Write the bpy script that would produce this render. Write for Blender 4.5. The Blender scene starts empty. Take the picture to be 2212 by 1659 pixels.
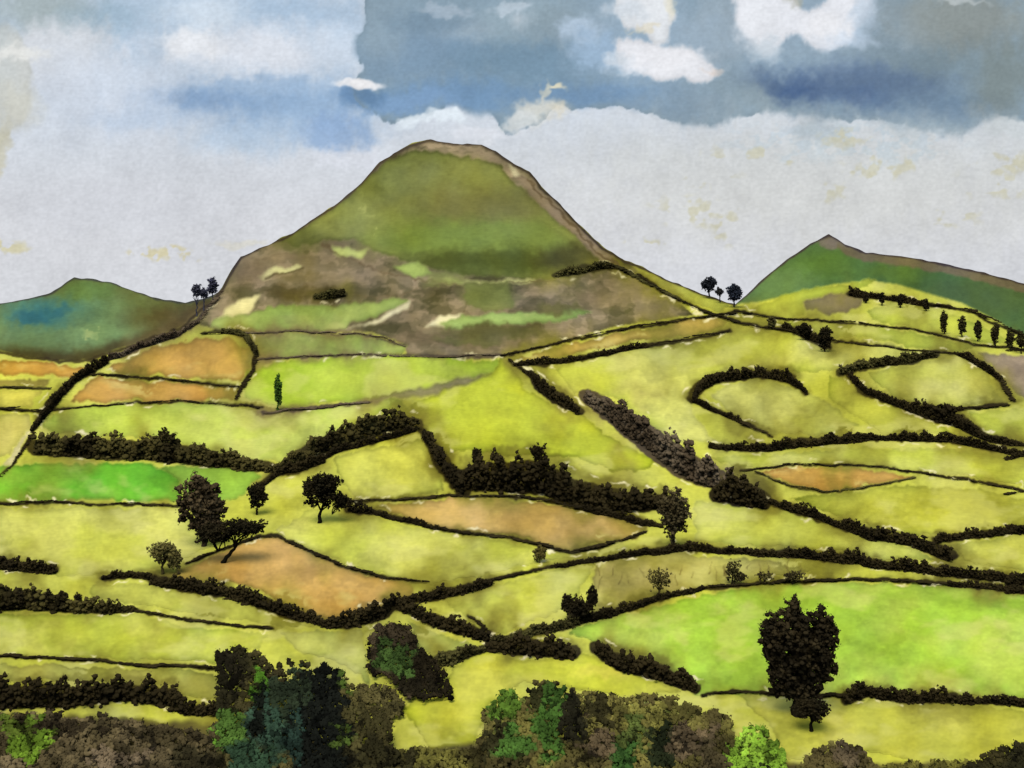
import bpy, math, numpy as np
from mathutils import Vector
rng=np.random.default_rng(7)
# ---------------------------------------------------------------- basics
F=2400.0; CX=1106.0; CY=829.5; CAMZ=120.0; K=268000.0; VH=440.0; VB=720.0
def lin(c):
    c=np.clip(np.asarray(c,float)/255.,0,1)
    return np.where(c<=0.04045,c/12.92,((c+0.055)/1.055)**2.4)
def sst(a,b,x):
    t=np.clip((x-a)/(b-a),0,1); return t*t*(3-2*t)
_lat={}
def vn(x,y,sc,seed):
    if seed not in _lat: _lat[seed]=np.random.default_rng(seed).random((256,256))*2-1
    L=_lat[seed]; x=np.asarray(x,float)/sc+57.3; y=np.asarray(y,float)/sc+91.7
    xi=np.floor(x).astype(int); yi=np.floor(y).astype(int); fx=x-xi; fy=y-yi
    fx=fx*fx*(3-2*fx); fy=fy*fy*(3-2*fy)
    a=L[xi&255,yi&255]; b=L[(xi+1)&255,yi&255]; c=L[xi&255,(yi+1)&255]; d=L[(xi+1)&255,(yi+1)&255]
    return (a*(1-fx)+b*fx)*(1-fy)+(c*(1-fx)+d*fx)*fy
def fbm(x,y,sc,seed,o=4):
    r=0;a=1;t=0
    for i in range(o):
        r=r+a*vn(x,y,sc,seed+i); t+=a; a*=.55; sc*=.5
    return r/t*1.5
# main ridge profile
SP=np.array([(0,757),(60,772),(130,780),(200,777),(250,755),(320,735),(400,703),(450,660),(480,622),(500,585),(520,557),(560,535),(620,510),(660,482),(720,445),(780,395),(820,350),(850,330),(890,311),(930,300),(980,309),(1040,311),(1070,326),(1110,355),(1145,372),(1158,388),(1170,405),(1210,440),(1250,485),(1300,533),(1350,562),(1400,582),(1450,607),(1530,640),(1590,657),(1640,652),(1700,638),(1800,614),(1880,606),(1940,614),(2000,632),(2080,655),(2150,690),(2212,730)],float)
def refl(u):
    u=np.asarray(u,float)
    lo=np.where(u<0,400-np.abs((-u)%800-400),u)
    hi=np.where(lo>2212,2212-(400-np.abs((lo-2212)%800-400)),lo)
    return hi
def S(u):
    u=refl(u); return np.interp(u,SP[:,0],SP[:,1])+3*vn(u,u*0,31,899)+2*vn(u,u*0,13,900)
def Y(u,v):
    v=np.asarray(v,float)
    t=np.maximum(VB-v,0)
    y0=K/(np.maximum(v,VB)-VH)
    return y0+1.8*t+1.6*80*(1-np.exp(-t/80))+0*np.asarray(u)
def P(u,v,y=None):
    if y is None: y=Y(u,v)
    return np.stack([(u-CX)/F*y, y+0*u, CAMZ-(v-CY)/F*y],-1)
# ---------------------------------------------------------------- pigment map over the land
U0,U1,V0,V1,ST=-40,2252,280,1800,2.0
cu=np.arange(U0,U1,ST); cv=np.arange(V0,V1,ST)
GU,GV=np.meshgrid(cu,cv)
WX=6*fbm(GU,GV,60,10,3)+4*vn(GU,GV,13,20)+2.4*vn(GU,GV,6,26)
WY=5*fbm(GU,GV,60,30,3)+4*vn(GU,GV,13,40)+2.4*vn(GU,GV,6,46)
C=np.zeros(GU.shape+(3,)); C[:]=(198,203,90)
ID=np.zeros(GU.shape,int)
def bb(x0,x1,y0,y1,pad):
    a=max(int((x0-pad-U0)/ST),0); b=min(int((x1+pad-U0)/ST)+1,len(cu))
    c=max(int((y0-pad-V0)/ST),0); d=min(int((y1+pad-V0)/ST)+1,len(cv))
    return slice(c,max(d,c)),slice(a,max(b,a))
def box(m,n):
    for ax in (0,1):
        p=np.pad(m,[(n+1,n) if i==ax else (0,0) for i in (0,1)],mode='edge')
        c=np.cumsum(p,axis=ax)
        m=(np.take(c,range(2*n+1,c.shape[ax]),axis=ax)-np.take(c,range(0,c.shape[ax]-2*n-1),axis=ax))/(2*n+1)
    return m
def inpoly(pts,x,y):
    ins=np.zeros(x.shape,bool); n=len(pts)
    for i in range(n):
        x1,y1=pts[i]; x2,y2=pts[(i+1)%n]
        if y1==y2: continue
        c=((y1>y)!=(y2>y))&(x<(x2-x1)*(y-y1)/(y2-y1)+x1)
        ins^=c
    return ins
nid=[0]
def poly(pts,col,alpha=1,edge=.16,soft=1,warp=1,field=False,col2=None):
    xs=[p[0] for p in pts]; ys=[p[1] for p in pts]
    pad=14+soft*4; r,c=bb(min(xs),max(xs),min(ys),max(ys),pad)
    x=GU[r,c]+warp*WX[r,c]; y=GV[r,c]+warp*WY[r,c]
    if x.size==0: return
    m0=inpoly(pts,x,y).astype(float)
    m=box(m0,soft) if soft>0 else m0
    col=np.array(col,float); cc=np.broadcast_to(col,m.shape+(3,)).copy()
    if col2 is not None:
        t=sst(-.5,.5,fbm(x,y*1.8,130,int(abs(xs[0]*3+ys[0]))%200+200,3))[...,None]
        cc=cc*(1-t)+np.array(col2,float)*t
    e=m0*(1-box(m0,4)); cc*=(1-edge*1.6*e[...,None])
    if field:
        e2=m0*(1-box(box(m0,10),8)); n2=np.clip(.4+fbm(x,y,90,int(abs(xs[0]+ys[0]))%100+400,2),0,1); cc*=(1-.26*(e2*n2)[...,None]*np.array([1.1,.85,1.4]))
    a=(alpha*m)[...,None]
    C[r,c]=C[r,c]*(1-a)+cc*a
    if field:
        nid[0]+=1; sub=ID[r,c]; sub[m0>.5]=nid[0]; ID[r,c]=sub
def blobc(cx,cy,rx,ry,col,alpha=1,soft=.5):
    r,c=bb(cx-rx*1.6,cx+rx*1.6,cy-ry*1.6,cy+ry*1.6,4)
    x=GU[r,c]+WX[r,c]*1.5; y=GV[r,c]+WY[r,c]*1.5
    d=np.hypot((x-cx)/rx,(y-cy)/ry); a=(alpha*sst(1+soft,1-soft,d))[...,None]
    C[r,c]=C[r,c]*(1-a)+np.array(col,float)*a
def pdist(pts,ws,r,c,warp=.6):
    x=GU[r,c]+warp*WX[r,c]; y=GV[r,c]+warp*WY[r,c]
    best=np.full(x.shape,1e9)
    for i in range(len(pts)-1):
        (x1,y1),(x2,y2)=pts[i],pts[i+1]; dx,dy=x2-x1,y2-y1; L=dx*dx+dy*dy+1e-9
        t=np.clip(((x-x1)*dx+(y-y1)*dy)/L,0,1)
        d=np.hypot(x-x1-t*dx,y-y1-t*dy)-(ws[i]*(1-t)+ws[i+1]*t)/2
        best=np.minimum(best,d)
    return best
def stroke(pts,w,col,alpha=1,warp=.6,soft=1.6,nz=0):
    ws=w if isinstance(w,(list,tuple)) else [w]*len(pts)
    xs=[p[0] for p in pts]; ys=[p[1] for p in pts]
    r,c=bb(min(xs),max(xs),min(ys),max(ys),max(ws)+10+soft)
    if GU[r,c].size==0: return
    d=pdist(pts,ws,r,c,warp); a=(alpha*sst(soft,-soft,d))
    if nz: a=a*np.clip(1-nz+nz*2*(.5+.8*fbm(GU[r,c],GV[r,c],40,78,3)),0,1)
    a=a[...,None]
    C[r,c]=C[r,c]*(1-a)+np.array(col,float)*a
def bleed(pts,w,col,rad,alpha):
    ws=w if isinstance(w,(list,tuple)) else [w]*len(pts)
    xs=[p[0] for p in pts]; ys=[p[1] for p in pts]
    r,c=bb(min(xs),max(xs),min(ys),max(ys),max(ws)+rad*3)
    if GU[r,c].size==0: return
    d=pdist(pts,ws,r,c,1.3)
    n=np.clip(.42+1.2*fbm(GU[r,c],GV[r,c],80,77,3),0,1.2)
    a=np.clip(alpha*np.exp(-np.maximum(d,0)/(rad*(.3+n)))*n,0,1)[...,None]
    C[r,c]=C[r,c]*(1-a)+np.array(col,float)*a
CREAM=(240,233,184)
# --- distant hills pigment (above main ridge)
LT=np.array([(-40,655),(0,655),(60,645),(110,632),(160,600),(200,603),(240,610),(290,628),(340,645),(400,653),(440,645),(480,628),(540,600)],float)
RT=np.array([(1530,705),(1600,648),(1650,602),(1700,560),(1750,527),(1790,505),(1825,528),(1870,545),(1960,555),(2050,572),(2130,590),(2212,612),(2260,622)],float)
lp=[tuple(p) for p in LT]; rp=[tuple(p) for p in RT]
poly([(-60,560)]+[(560,560)]+[(560,800),(-60,800)],(98,108,62),warp=0)
blobc(130,700,170,56,(106,140,100),.9,.6); blobc(110,672,90,30,(72,130,126),.9,.7); blobc(70,685,40,14,(40,102,132),.6,.6); blobc(120,668,34,10,(38,98,124),.5,.6); blobc(190,630,60,24,(96,128,70),.8,.6)
blobc(250,690,100,34,(112,142,92),.8,.7); blobc(200,720,60,20,(120,150,96),.7,.7); blobc(390,685,110,28,(84,76,48),.9,.7)
stroke([(-40,762),(60,768),(130,775),(200,772),(250,750),(320,730),(400,698),(450,655)],28,(66,56,34),.75,soft=12)
stroke(lp,7,(66,70,66),.95,.3)
poly([(1480,480),(2260,480),(2260,780),(1480,780)],(80,110,62),warp=0)
blobc(1800,575,90,32,(94,130,58),.8,.7); blobc(1980,600,150,30,(70,102,58),.8,.7); blobc(2130,640,120,40,(76,100,62),.9,.7)
blobc(1690,620,70,36,(100,130,80),.7,.7); blobc(1930,590,60,20,(98,130,56),.7,.7)
stroke([(p[0],p[1]+8) for p in rp[5:]],24,(116,104,80),.9,soft=4)
blobc(1792,520,30,15,(120,112,100),.9,.3)
stroke(rp,7,(66,58,58),.95,.3)
# --- ground washes
g=lambda *a,**k: poly(*a,field=True,**k)
ridge=[tuple(p) for p in SP]
land=[(-60,757)]+ridge+[(2270,740),(2270,1900),(-60,1900)]
poly(land,(200,204,84),warp=0,edge=0,col2=(192,197,70))
# main hill
g([(430,700)]+[p for p in ridge if 440<p[0]<1400]+[(1500,680),(1400,692),(1300,712),(1200,745),(1100,772),(1000,776),(880,766),(870,742),(800,716),(640,716),(480,716)],(158,142,112),warp=.3,col2=(136,122,92))
m1=(ID==1); n1=fbm(GU+WX,GV*1.6+WY,90,910,4); n2=fbm(GU+WX,GV*2.2+WY,60,920,4)
wash=.17*sst(.08,.13,n1)+.14*sst(.2,.25,n2)+.12*sst(.36,.4,n1)+.08*sst(-.1,-.3,n2)
C=np.where(m1[...,None],C*(1-wash[...,None]*np.array([1,.92,1.1])),C)
poly([(835,345),(900,322),(960,332),(1010,343),(1080,360),(1110,392),(1150,430),(1200,470),(1250,515),(1290,548),(1300,575),(1250,590),(1190,604),(1120,600),(1000,594),(940,580),(880,562),(820,545),(770,520),(700,522),(640,532),(600,515),(660,487),(720,448),(780,400)],(124,130,66),edge=.35,col2=(108,116,56))
poly([(780,520),(830,450),(950,470),(1150,470),(1240,520),(1240,580),(1120,592),(1000,588),(900,560)],(114,134,62),.7,soft=7)
blobc(800,470,60,60,(138,146,78),.7,.6); blobc(960,380,90,36,(132,138,78),.7,.6); blobc(1000,440,130,36,(110,108,60),.75,.7)
blobc(880,420,50,50,(136,144,82),.5,.7); blobc(960,520,140,30,(116,138,60),.5,.7); blobc(1120,440,60,30,(108,108,62),.6,.7)
blobc(1090,565,160,26,(82,92,40),.85,.7); blobc(1240,560,80,30,(72,70,38),.8,.6); blobc(640,520,60,20,(92,96,50),.7,.6); blobc(930,560,60,14,(84,92,46),.6,.7)
stroke([(930,302),(1040,312),(1110,356),(1160,390)],10,(110,100,70),.6,soft=4)
poly([(1110,385),(1150,385),(1200,440),(1260,500),(1330,560),(1300,565),(1240,510),(1180,455)],(142,126,100),.9)
poly([(1096,352),(1116,366),(1124,384),(1110,384)],CREAM,.7,warp=.4)
poly([(715,532),(760,536),(800,540),(785,556),(730,552)],(186,196,112)); poly([(850,572),(905,566),(940,592),(890,600)],(162,182,94))
poly([(950,603),(1050,607),(1165,602),(1150,613),(1050,616),(960,612)],(196,198,124)); 
poly([(556,600),(585,582),(640,570),(652,578),(620,588),(570,606)],(216,214,150)); poly([(560,560),(620,545),(640,555),(590,572)],(144,128,94))
stroke([(575,602),(620,588),(655,580)],4,(80,70,46),.8); stroke([(700,530),(760,562),(850,590),(960,616),(1000,618)],3,(96,82,56),.8,1.)
stroke([(1000,618),(1100,612),(1200,606)],3,(90,80,52),.7,1.); stroke([(1000,618),(1010,650),(1000,676)],3,(100,90,60),.7,1.); stroke([(760,640),(860,640),(900,620)],3,(110,96,66),.6,1.)
poly([(1000,615),(1100,610),(1110,670),(1060,680),(1010,660)],(124,132,70),.8); blobc(1060,640,60,30,(108,118,60),.7); blobc(960,605,46,16,(128,138,72),.7,.5)
poly([(468,700),(490,664),(520,640),(562,640),(540,672),(500,690)],(228,220,156)); 
g([(455,702),(480,683),(600,664),(760,655),(860,644),(884,655),(820,680),(740,706),(640,716),(500,714)],(168,186,102),col2=(148,172,86))
poly([(745,713),(820,688),(862,662),(888,650),(880,668),(820,697)],CREAM,warp=.5)
poly([(915,706),(950,684),(1000,678),(965,710)],CREAM,warp=.5)
g([(945,698),(1000,684),(1150,678),(1285,670),(1240,690),(1100,702),(960,712)],(160,186,106))
g([(520,724),(640,720),(760,722),(830,730),(884,750),(870,766),(780,766),(600,772),(550,765)],(152,176,76),col2=(168,184,94))
poly([(560,730),(700,735),(740,760),(640,768),(570,765)],(134,152,70),.5,soft=2)
blobc(640,636,64,16,(84,74,44),.8,.6); blobc(660,600,50,14,(104,94,60),.6,.6); blobc(540,590,40,26,(118,102,74),.6,.6); blobc(720,640,40,16,(50,44,28),.7,.6)
blobc(980,735,130,14,(112,98,72),.7,.6); blobc(1210,670,46,13,(100,98,56),.85,.5); blobc(1060,716,110,13,(90,90,52),.85,.5); blobc(1010,735,70,10,(100,104,58),.7,.5); blobc(1300,640,70,20,(128,112,84),.5,.6)
# saddle / right upper
g([(1375,585),(1450,610),(1530,640),(1585,660),(1560,675),(1490,655),(1430,625)],(198,200,90))
g([(1600,690),(1640,660),(1700,640),(1800,616),(1880,608),(1900,612),(1850,628),(1790,640),(1735,655),(1740,680),(1700,692)],(192,200,70))
g([(1735,656),(1790,640),(1840,628),(1872,640),(1852,666),(1780,682),(1742,672)],(140,124,98))
g([(1870,670),(1940,650),(2030,665),(2100,690),(2210,745),(2100,738),(2000,715),(1890,694)],(196,204,74))
g([(1600,700),(1700,695),(1850,700),(2000,722),(2110,748),(2060,765),(1900,735),(1720,715)],(186,194,76))
g([(1200,790),(1400,750),(1580,715),(1700,718),(1900,740),(2060,766),(1980,776),(1860,792),(1720,804),(1620,800),(1540,816),(1492,850),(1500,900),(1545,950),(1470,960),(1400,915),(1330,860),(1240,850)],(198,205,76),col2=(210,212,106))
g([(1530,852),(1570,828),(1640,818),(1720,838),(1790,872),(1860,925),(1760,942),(1662,938),(1600,905)],(196,200,84),col2=(208,210,110))
g([(1790,810),(1830,812),(1870,850),(1980,895),(2060,935),(1900,935),(1860,910),(1790,860)],(198,202,74))
g([(1870,802),(1960,785),(2070,772),(2130,805),(2172,868),(2010,880),(1930,862)],(196,200,82),col2=(208,208,110))
g([(2108,760),(2160,765),(2260,775),(2260,880),(2200,850),(2160,810)],(156,140,118))
g([(2090,892),(2260,876),(2260,975),(2120,935)],(188,198,72))
g([(1530,985),(1700,980),(1850,968),(2050,965),(2260,1000),(2260,1060),(2050,1025),(1900,1005),(1720,1000),(1600,1010)],(194,203,72),col2=(206,212,98))
g([(1632,1018),(1720,1008),(1850,1011),(1972,1030),(1890,1045),(1780,1060),(1700,1042)],(200,154,68),edge=.25,col2=(206,166,82))
g([(1700,1072),(1800,1066),(1960,1046),(2100,1058),(2260,1085),(2260,1140),(2060,1160),(1930,1155),(1800,1110)],(174,176,58),col2=(192,196,74))
g([(2060,1170),(2260,1152),(2260,1240),(2080,1215)],(196,200,86))
g([(1500,1080),(1640,1082),(1760,1118),(1880,1160),(2030,1210),(1900,1205),(1700,1180),(1500,1172)],(197,203,80),col2=(206,210,102))
# centre
g([(1115,772),(1250,736),(1400,705),(1540,684),(1578,698),(1560,710),(1400,735),(1250,762),(1135,782)],(196,168,84),edge=.3)
g([(535,800),(600,778),(780,768),(960,773),(1080,778),(1062,806),(940,836),(860,856),(700,872),(620,884),(530,862)],(166,195,48),col2=(184,204,70))
g([(1075,770),(1110,795),(1145,850),(1200,880),(1250,892),(1290,930),(1350,962),(1418,985),(1400,1012),(1330,1018),(1240,990),(1150,985),(1090,988),(1020,972),(965,985),(930,940),(890,900),(884,872),(960,838),(1062,804)],(207,214,46),edge=.3,col2=(192,203,54))
poly([(700,878),(860,850),(960,825),(1060,806),(1020,826),(900,856),(820,872)],(138,130,98),.85,soft=2)
g([(130,882),(250,872),(400,870),(560,886),(640,886),(860,864),(904,900),(840,900),(740,940),(640,970),(600,1000),(500,985),(380,955),(250,940),(110,935),(92,920)],(178,198,74),col2=(194,208,96))
g([(240,792),(330,755),(420,735),(500,735),(552,760),(540,790),(525,826),(400,818),(240,804)],(206,160,68),edge=.3,col2=(212,170,84))
g([(160,868),(200,815),(400,828),(520,838),(510,862),(350,866)],(200,152,66),edge=.3,col2=(208,165,82))
g([(-60,775),(120,786),(205,795),(190,814),(80,812),(-60,800)],(208,160,68),edge=.25)
g([(-60,818),(110,822),(100,836),(-60,834)],(160,148,76)); g([(-60,842),(95,842),(72,880),(-60,882)],(204,198,84)); g([(-60,892),(60,896),(66,922),(20,980),(-60,1000)],(204,196,108))
poly([(0,1010),(60,930),(72,930),(30,1000),(0,1030)],(212,206,150))
g([(-60,1010),(200,1000),(330,1005),(392,1030),(388,1085),(200,1080),(-60,1092)],(106,184,44),edge=.25,col2=(138,196,60))
g([(335,1006),(550,1010),(566,1030),(512,1080),(400,1084),(390,1035)],(152,194,68))
g([(725,988),(800,970),(900,950),(930,950),(950,1000),(966,1060),(880,1075),(772,1086),(740,1040)],(206,208,86),edge=.3)
g([(-60,1100),(200,1098),(390,1100),(440,1170),(480,1170),(380,1210),(300,1240),(120,1245),(-60,1200)],(197,203,80),col2=(207,209,102))
g([(590,1150),(660,1100),(740,1105),(950,1150),(1100,1172),(1230,1205),(1060,1240),(920,1262),(820,1240),(720,1208)],(193,200,72),col2=(206,209,100))
g([(800,1096),(900,1082),(1000,1072),(1130,1082),(1260,1100),(1404,1140),(1370,1160),(1230,1190),(1100,1156),(950,1140)],(198,165,86),edge=.3,col2=(206,175,104))
g([(330,1250),(400,1222),(480,1190),(560,1163),(600,1160),(700,1210),(800,1245),(897,1256),(890,1290),(850,1310),(740,1342),(650,1330),(560,1275),(450,1250)],(200,158,76),edge=.3,col2=(207,170,94))
g([(960,1295),(1080,1262),(1280,1215),(1250,1300),(1080,1372),(1030,1360)],(190,196,76),col2=(205,208,100))
g([(1280,1212),(1460,1195),(1600,1205),(1760,1232),(1600,1258),(1420,1290),(1290,1322)],(178,168,94),edge=.25,col2=(194,190,100))
g([(1225,1362),(1400,1312),(1560,1275),(1700,1263),(1900,1260),(2260,1284),(2260,1510),(2000,1498),(1800,1498),(1510,1500),(1440,1440),(1290,1390)],(164,202,62),edge=.2,col2=(186,210,84))
g([(200,1255),(330,1262),(560,1300),(690,1355),(560,1345),(300,1305),(200,1290)],(194,198,82))
g([(-60,1325),(290,1328),(400,1350),(580,1370),(560,1400),(460,1430),(-60,1412)],(188,199,68),col2=(203,207,92))
g([(-60,1432),(460,1450),(484,1520),(380,1500),(200,1472),(-60,1476)],(184,186,86),col2=(160,158,72))
g([(600,1365),(780,1360),(800,1480),(720,1430),(640,1410)],(196,200,100))
g([(880,1345),(1030,1400),(940,1425),(900,1390)],(188,194,100))
g([(870,1530),(960,1480),(980,1440),(1040,1402),(1130,1428),(1270,1410),(1360,1450),(1480,1492),(1350,1510),(1230,1480),(1130,1480),(1060,1520),(1020,1620),(950,1650)],(197,203,56),edge=.25,col2=(208,208,80))
g([(1590,1500),(1800,1510),(2260,1535),(2260,1640),(2000,1660),(1900,1620),(1700,1640),(1660,1560)],(184,186,66),col2=(199,199,86))
blobc(960,1560,40,60,(172,172,54),.7,.6); blobc(1300,1450,60,14,(222,214,80),.6,.5); blobc(1060,1430,50,20,(216,212,66),.6,.6)
poly([(-60,1540),(480,1560),(860,1625),(1000,1610),(1040,1600),(1560,1600),(1640,1650),(2260,1655),(2260,1900),(-60,1900)],(88,82,48),soft=3)
# ---------------------------------------------------------------- hedges: centre line, widths, colour kind
H=[
([(75,962),(150,962),(240,966),(350,968),(450,985),(560,1002),(605,1012)],[44,50,52,56,46,32,22],'m'),
([(600,1012),(650,980),(720,948),(800,925),(860,908),(905,915)],[20,38,44,42,42,28],'m'),
([(640,1015),(720,975),(800,955),(900,925)],[14,14,12,14],'d'),
([(560,1050),(600,1020),(640,1010),(700,990)],[14,18,24,20],'d'),
([(915,930),(945,980),(985,1030),(1000,1050)],[24,40,50,46],'d'),
([(990,1030),(1060,1020),(1150,1020),(1230,1050),(1300,1070),(1380,1080),(1440,1082)],[50,80,90,76,70,50,40],'d'),
([(1145,805),(1165,830),(1200,855),(1250,885)],[14,32,36,26],'d'),
([(1265,850),(1330,890),(1400,940),(1470,990),(1550,1030),(1600,1050)],[36,60,70,80,60,40],'b'),
([(1545,1062),(1600,1055),(1650,1075)],[40,80,50],'d'),
([(1650,1080),(1740,1100),(1800,1130),(1870,1148),(1960,1168),(2055,1195)],[12,28,14,32,24,38],'d'),
([(2020,1168),(2100,1150),(2252,1142)],[16,22,14],'d'),
([(1400,1192),(1480,1182),(1600,1190),(1750,1196),(1900,1215),(2050,1236),(2252,1258)],[16,18,16,24,26,20,20],'d'),
([(905,1292),(960,1278),(1060,1255)],[22,30,20],'d'),
([(1060,1252),(1200,1222),(1330,1202),(1400,1190)],[9,10,14,15],'d'),
([(1250,1335),(1330,1320),(1420,1290),(1520,1270),(1700,1256),(1900,1250),(2050,1262),(2252,1278)],[26,20,14,10,9,10,12,13],'d'),
([(1060,1385),(1130,1368),(1250,1338)],[10,24,26],'o'),
([(330,1248),(400,1260),(480,1275),(560,1295),(620,1320),(690,1342)],[24,32,28,36,30,20],'d'),
([(690,1346),(760,1338),(830,1318),(850,1300),(900,1288)],[16,38,34,28,20],'d'),
([(860,1305),(930,1332),(1000,1356),(1055,1372)],[26,36,34,30],'d'),
([(1050,1395),(1120,1392),(1240,1402)],[26,46,40],'d'),
([(945,1425),(1000,1410),(1050,1398)],[34,30,18],'o'),
([(1285,1392),(1340,1428),(1430,1450),(1505,1485)],[34,46,44,26],'d'),
([(1520,1500),(1600,1492),(1720,1500),(1850,1500)],[8,9,9,11],'d'),
([(1830,1500),(1870,1492),(1950,1506),(2060,1505),(2110,1514),(2252,1516)],[40,28,24,26,14,20],'d'),
([(-40,1212),(60,1222),(118,1228)],[26,26,22],'d'),
([(-40,1290),(60,1290),(150,1306),(230,1312),(295,1316)],[56,50,34,28,10],'m'),
([(290,1318),(400,1336),(500,1350),(585,1356)],[7,8,7,9],'d'),
([(-40,1415),(200,1425),(330,1438),(470,1440)],[8,9,8,10],'d'),
([(-40,1495),(60,1498),(150,1500),(260,1490),(370,1500),(400,1530),(480,1535)],[56,60,56,44,50,30,24],'d'),
([(220,1250),(260,1240),(340,1245)],[8,16,12],'d'),
([(400,1215),(480,1186),(560,1158),(600,1156),(640,1175),(720,1215),(820,1245),(925,1256)],[7,7,9,8,8,10,9,5],'d'),
([(740,1082),(850,1080),(960,1070),(1130,1072),(1260,1095),(1380,1125),(1430,1135)],[8,8,7,8,14,18,10],'d'),
([(750,1095),(820,1108),(950,1142),(1100,1160),(1230,1192),(1300,1180),(1395,1150)],[22,14,11,8,12,10,5],'d'),
([(-40,1090),(100,1083),(200,1090),(300,1088),(390,1095)],[6,7,6,7,8],'d'),
([(70,930),(110,872),(160,820),(230,778)],[9,30,20,20],'d'),
([(230,776),(300,748),(380,722),(430,692),(482,628)],[12,16,18,10,7],'b'),
([(0,1028),(30,1000),(75,935)],[5,6,9],'d'),
([(-40,878),(30,884),(90,888)],[8,9,9],'d'),([(-40,836),(110,838)],[6,7],'o'),
([(200,808),(350,818),(440,828),(530,836)],[7,8,7,8],'d'),
([(555,765),(545,800),(522,840),(512,862)],[9,11,10,8],'d'),
([(90,888),(250,872),(400,866),(570,880)],[5,5,6,7],'d'),
([(440,720),(480,714),(530,722),(556,760)],[8,12,14,18],'o'),
([(570,892),(700,878),(800,868)],[8,8,5],'b'),
([(530,720),(640,715),(800,722),(878,748)],[4,5,5,5],'b'),
([(560,774),(780,766),(960,770),(1085,766)],[5,6,6,7],'b'),
([(1110,786),(1180,782),(1250,772),(1400,745),(1578,714)],[11,14,15,11,8],'d'),
([(1085,768),(1250,730),(1400,700),(1590,676)],[6,7,7,8],'d'),
([(1100,776),(1130,800),(1150,812)],[8,10,14],'d'),
([(1380,592),(1450,640),(1520,672),(1600,698),(1700,715),(1800,735),(1900,748),(2080,765)],[6,7,9,9,7,6,5,4],'d'),
([(1590,672),(1700,690),(1850,697),(2000,715),(2100,742),(2252,760)],[7,6,6,6,7,8],'d'),
([(1495,860),(1505,835),(1560,812),(1640,806),(1705,815),(1745,850)],[24,26,24,22,26,8],'d'),
([(1500,862),(1530,880),(1600,910),(1665,942)],[18,14,12,8],'d'),
([(1815,800),(1880,785),(1960,775),(2025,765)],[24,22,20,14],'o'),
([(1835,808),(1870,845),(1940,872),(2000,890),(2070,905),(2130,940),(2210,962)],[14,20,16,32,42,24,8],'d'),
([(1990,885),(2080,882),(2175,872)],[14,12,9],'d'),([(2060,762),(2120,785),(2165,820),(2190,865)],[6,20,11,8],'d'),
([(1535,962),(1640,966),(1750,952),(1900,944),(2050,946),(2130,962),(2252,990)],[14,20,24,16,18,18,9],'d'),
([(1600,1015),(1720,1003),(1900,1006),(2050,1030),(2252,1066)],[5,6,6,7,7],'d'),
([(1632,1020),(1700,1046),(1780,1063),(1900,1047),(1975,1030)],[5,6,6,6,5],'o'),
([(1835,632),(1900,642),(2000,655),(2050,662)],[18,13,12,8],'d'),
([(2000,655),(2100,672),(2252,742)],[6,7,8],'d'),
([(1690,705),(1740,722),(1790,745)],[14,22,18],'d'),
([(680,642),(700,638),(745,636)],[12,22,16],'o'),
([(1200,592),(1250,580),(1300,574),(1330,576)],[14,22,20,10],'o'),
([(1330,575),(1400,610),(1480,655)],[8,9,6],'o'),
([(1010,1330),(1040,1350),(1060,1372)],[6,8,10],'d'),
]
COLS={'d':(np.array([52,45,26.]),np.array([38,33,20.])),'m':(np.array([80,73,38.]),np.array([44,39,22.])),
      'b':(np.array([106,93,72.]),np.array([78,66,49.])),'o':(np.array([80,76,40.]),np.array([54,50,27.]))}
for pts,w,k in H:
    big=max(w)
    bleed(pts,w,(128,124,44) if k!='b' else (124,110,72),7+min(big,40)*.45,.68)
for pts,w,k in H:
    stroke([(a,b+ww*.12) for (a,b),ww in zip(pts,w)],[x*.8 if x>11 else x*.8 for x in w],COLS[k][0]*.75,.97)
for pts,w,k in H:
    if k=='d' and max(w)>12: stroke([(a,b-ww*.2) for (a,b),ww in zip(pts,w)],[x*.9 for x in w],(90,84,34),.45,1.4,soft=8,nz=.7)
# bare paper slivers beside hedges
for pts,w,k in H:
    if max(w)<7: continue
    for i in range(len(pts)-1):
        (x1,y1),(x2,y2)=pts[i],pts[i+1]; L=math.hypot(x2-x1,y2-y1)
        for j in range(int(L/30)+1):
            if rng.random()<.45:
                t=rng.random(); sgn=rng.choice([-1,1]); nx,ny=-(y2-y1)/L,(x2-x1)/L
                ww=w[i]*(1-t)+w[i+1]*t; o=sgn*(ww*.5+2.5+rng.random()*2)
                cxp,cyp=x1+(x2-x1)*t+nx*o,y1+(y2-y1)*t+ny*o; l=4+rng.random()*12; dx,dy=(x2-x1)/L*l,(y2-y1)/L*l
                if cyp<S(cxp)+14: continue
                stroke([(cxp-dx,cyp-dy),(cxp,cyp),(cxp+dx,cyp+dy)],[.5,2.5+rng.random()*4,.5],CREAM,.9,1.2)
# dry-brush marks in the rough meadow
for i in range(26):
    x=rng.uniform(1290,1740); y=1248-(x-1290)*.04+rng.uniform(-20,14); h=rng.uniform(10,28); a=rng.uniform(-8,10)
    stroke([(x,y+h*.5),(x+a*.4,y),(x+a,y-h*.5)],[2.5,2,.8],(112,102,52),.8,.8,1.2)
# ridge contour lines
stroke([(p[0],p[1]+1) for p in ridge if p[0]<470],7,(56,48,34),.8)
stroke([(p[0],p[1]+2) for p in ridge if 440<p[0]<1620],6,(60,52,44),.95,.25)
stroke([(p[0],p[1]+2) for p in ridge if 700<p[0]<1120],9,(86,76,62),.5,.5)
stroke([(p[0]-2,p[1]+16) for p in ridge if 1140<p[0]<1360],5,(94,80,56),.8,1.)
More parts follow.
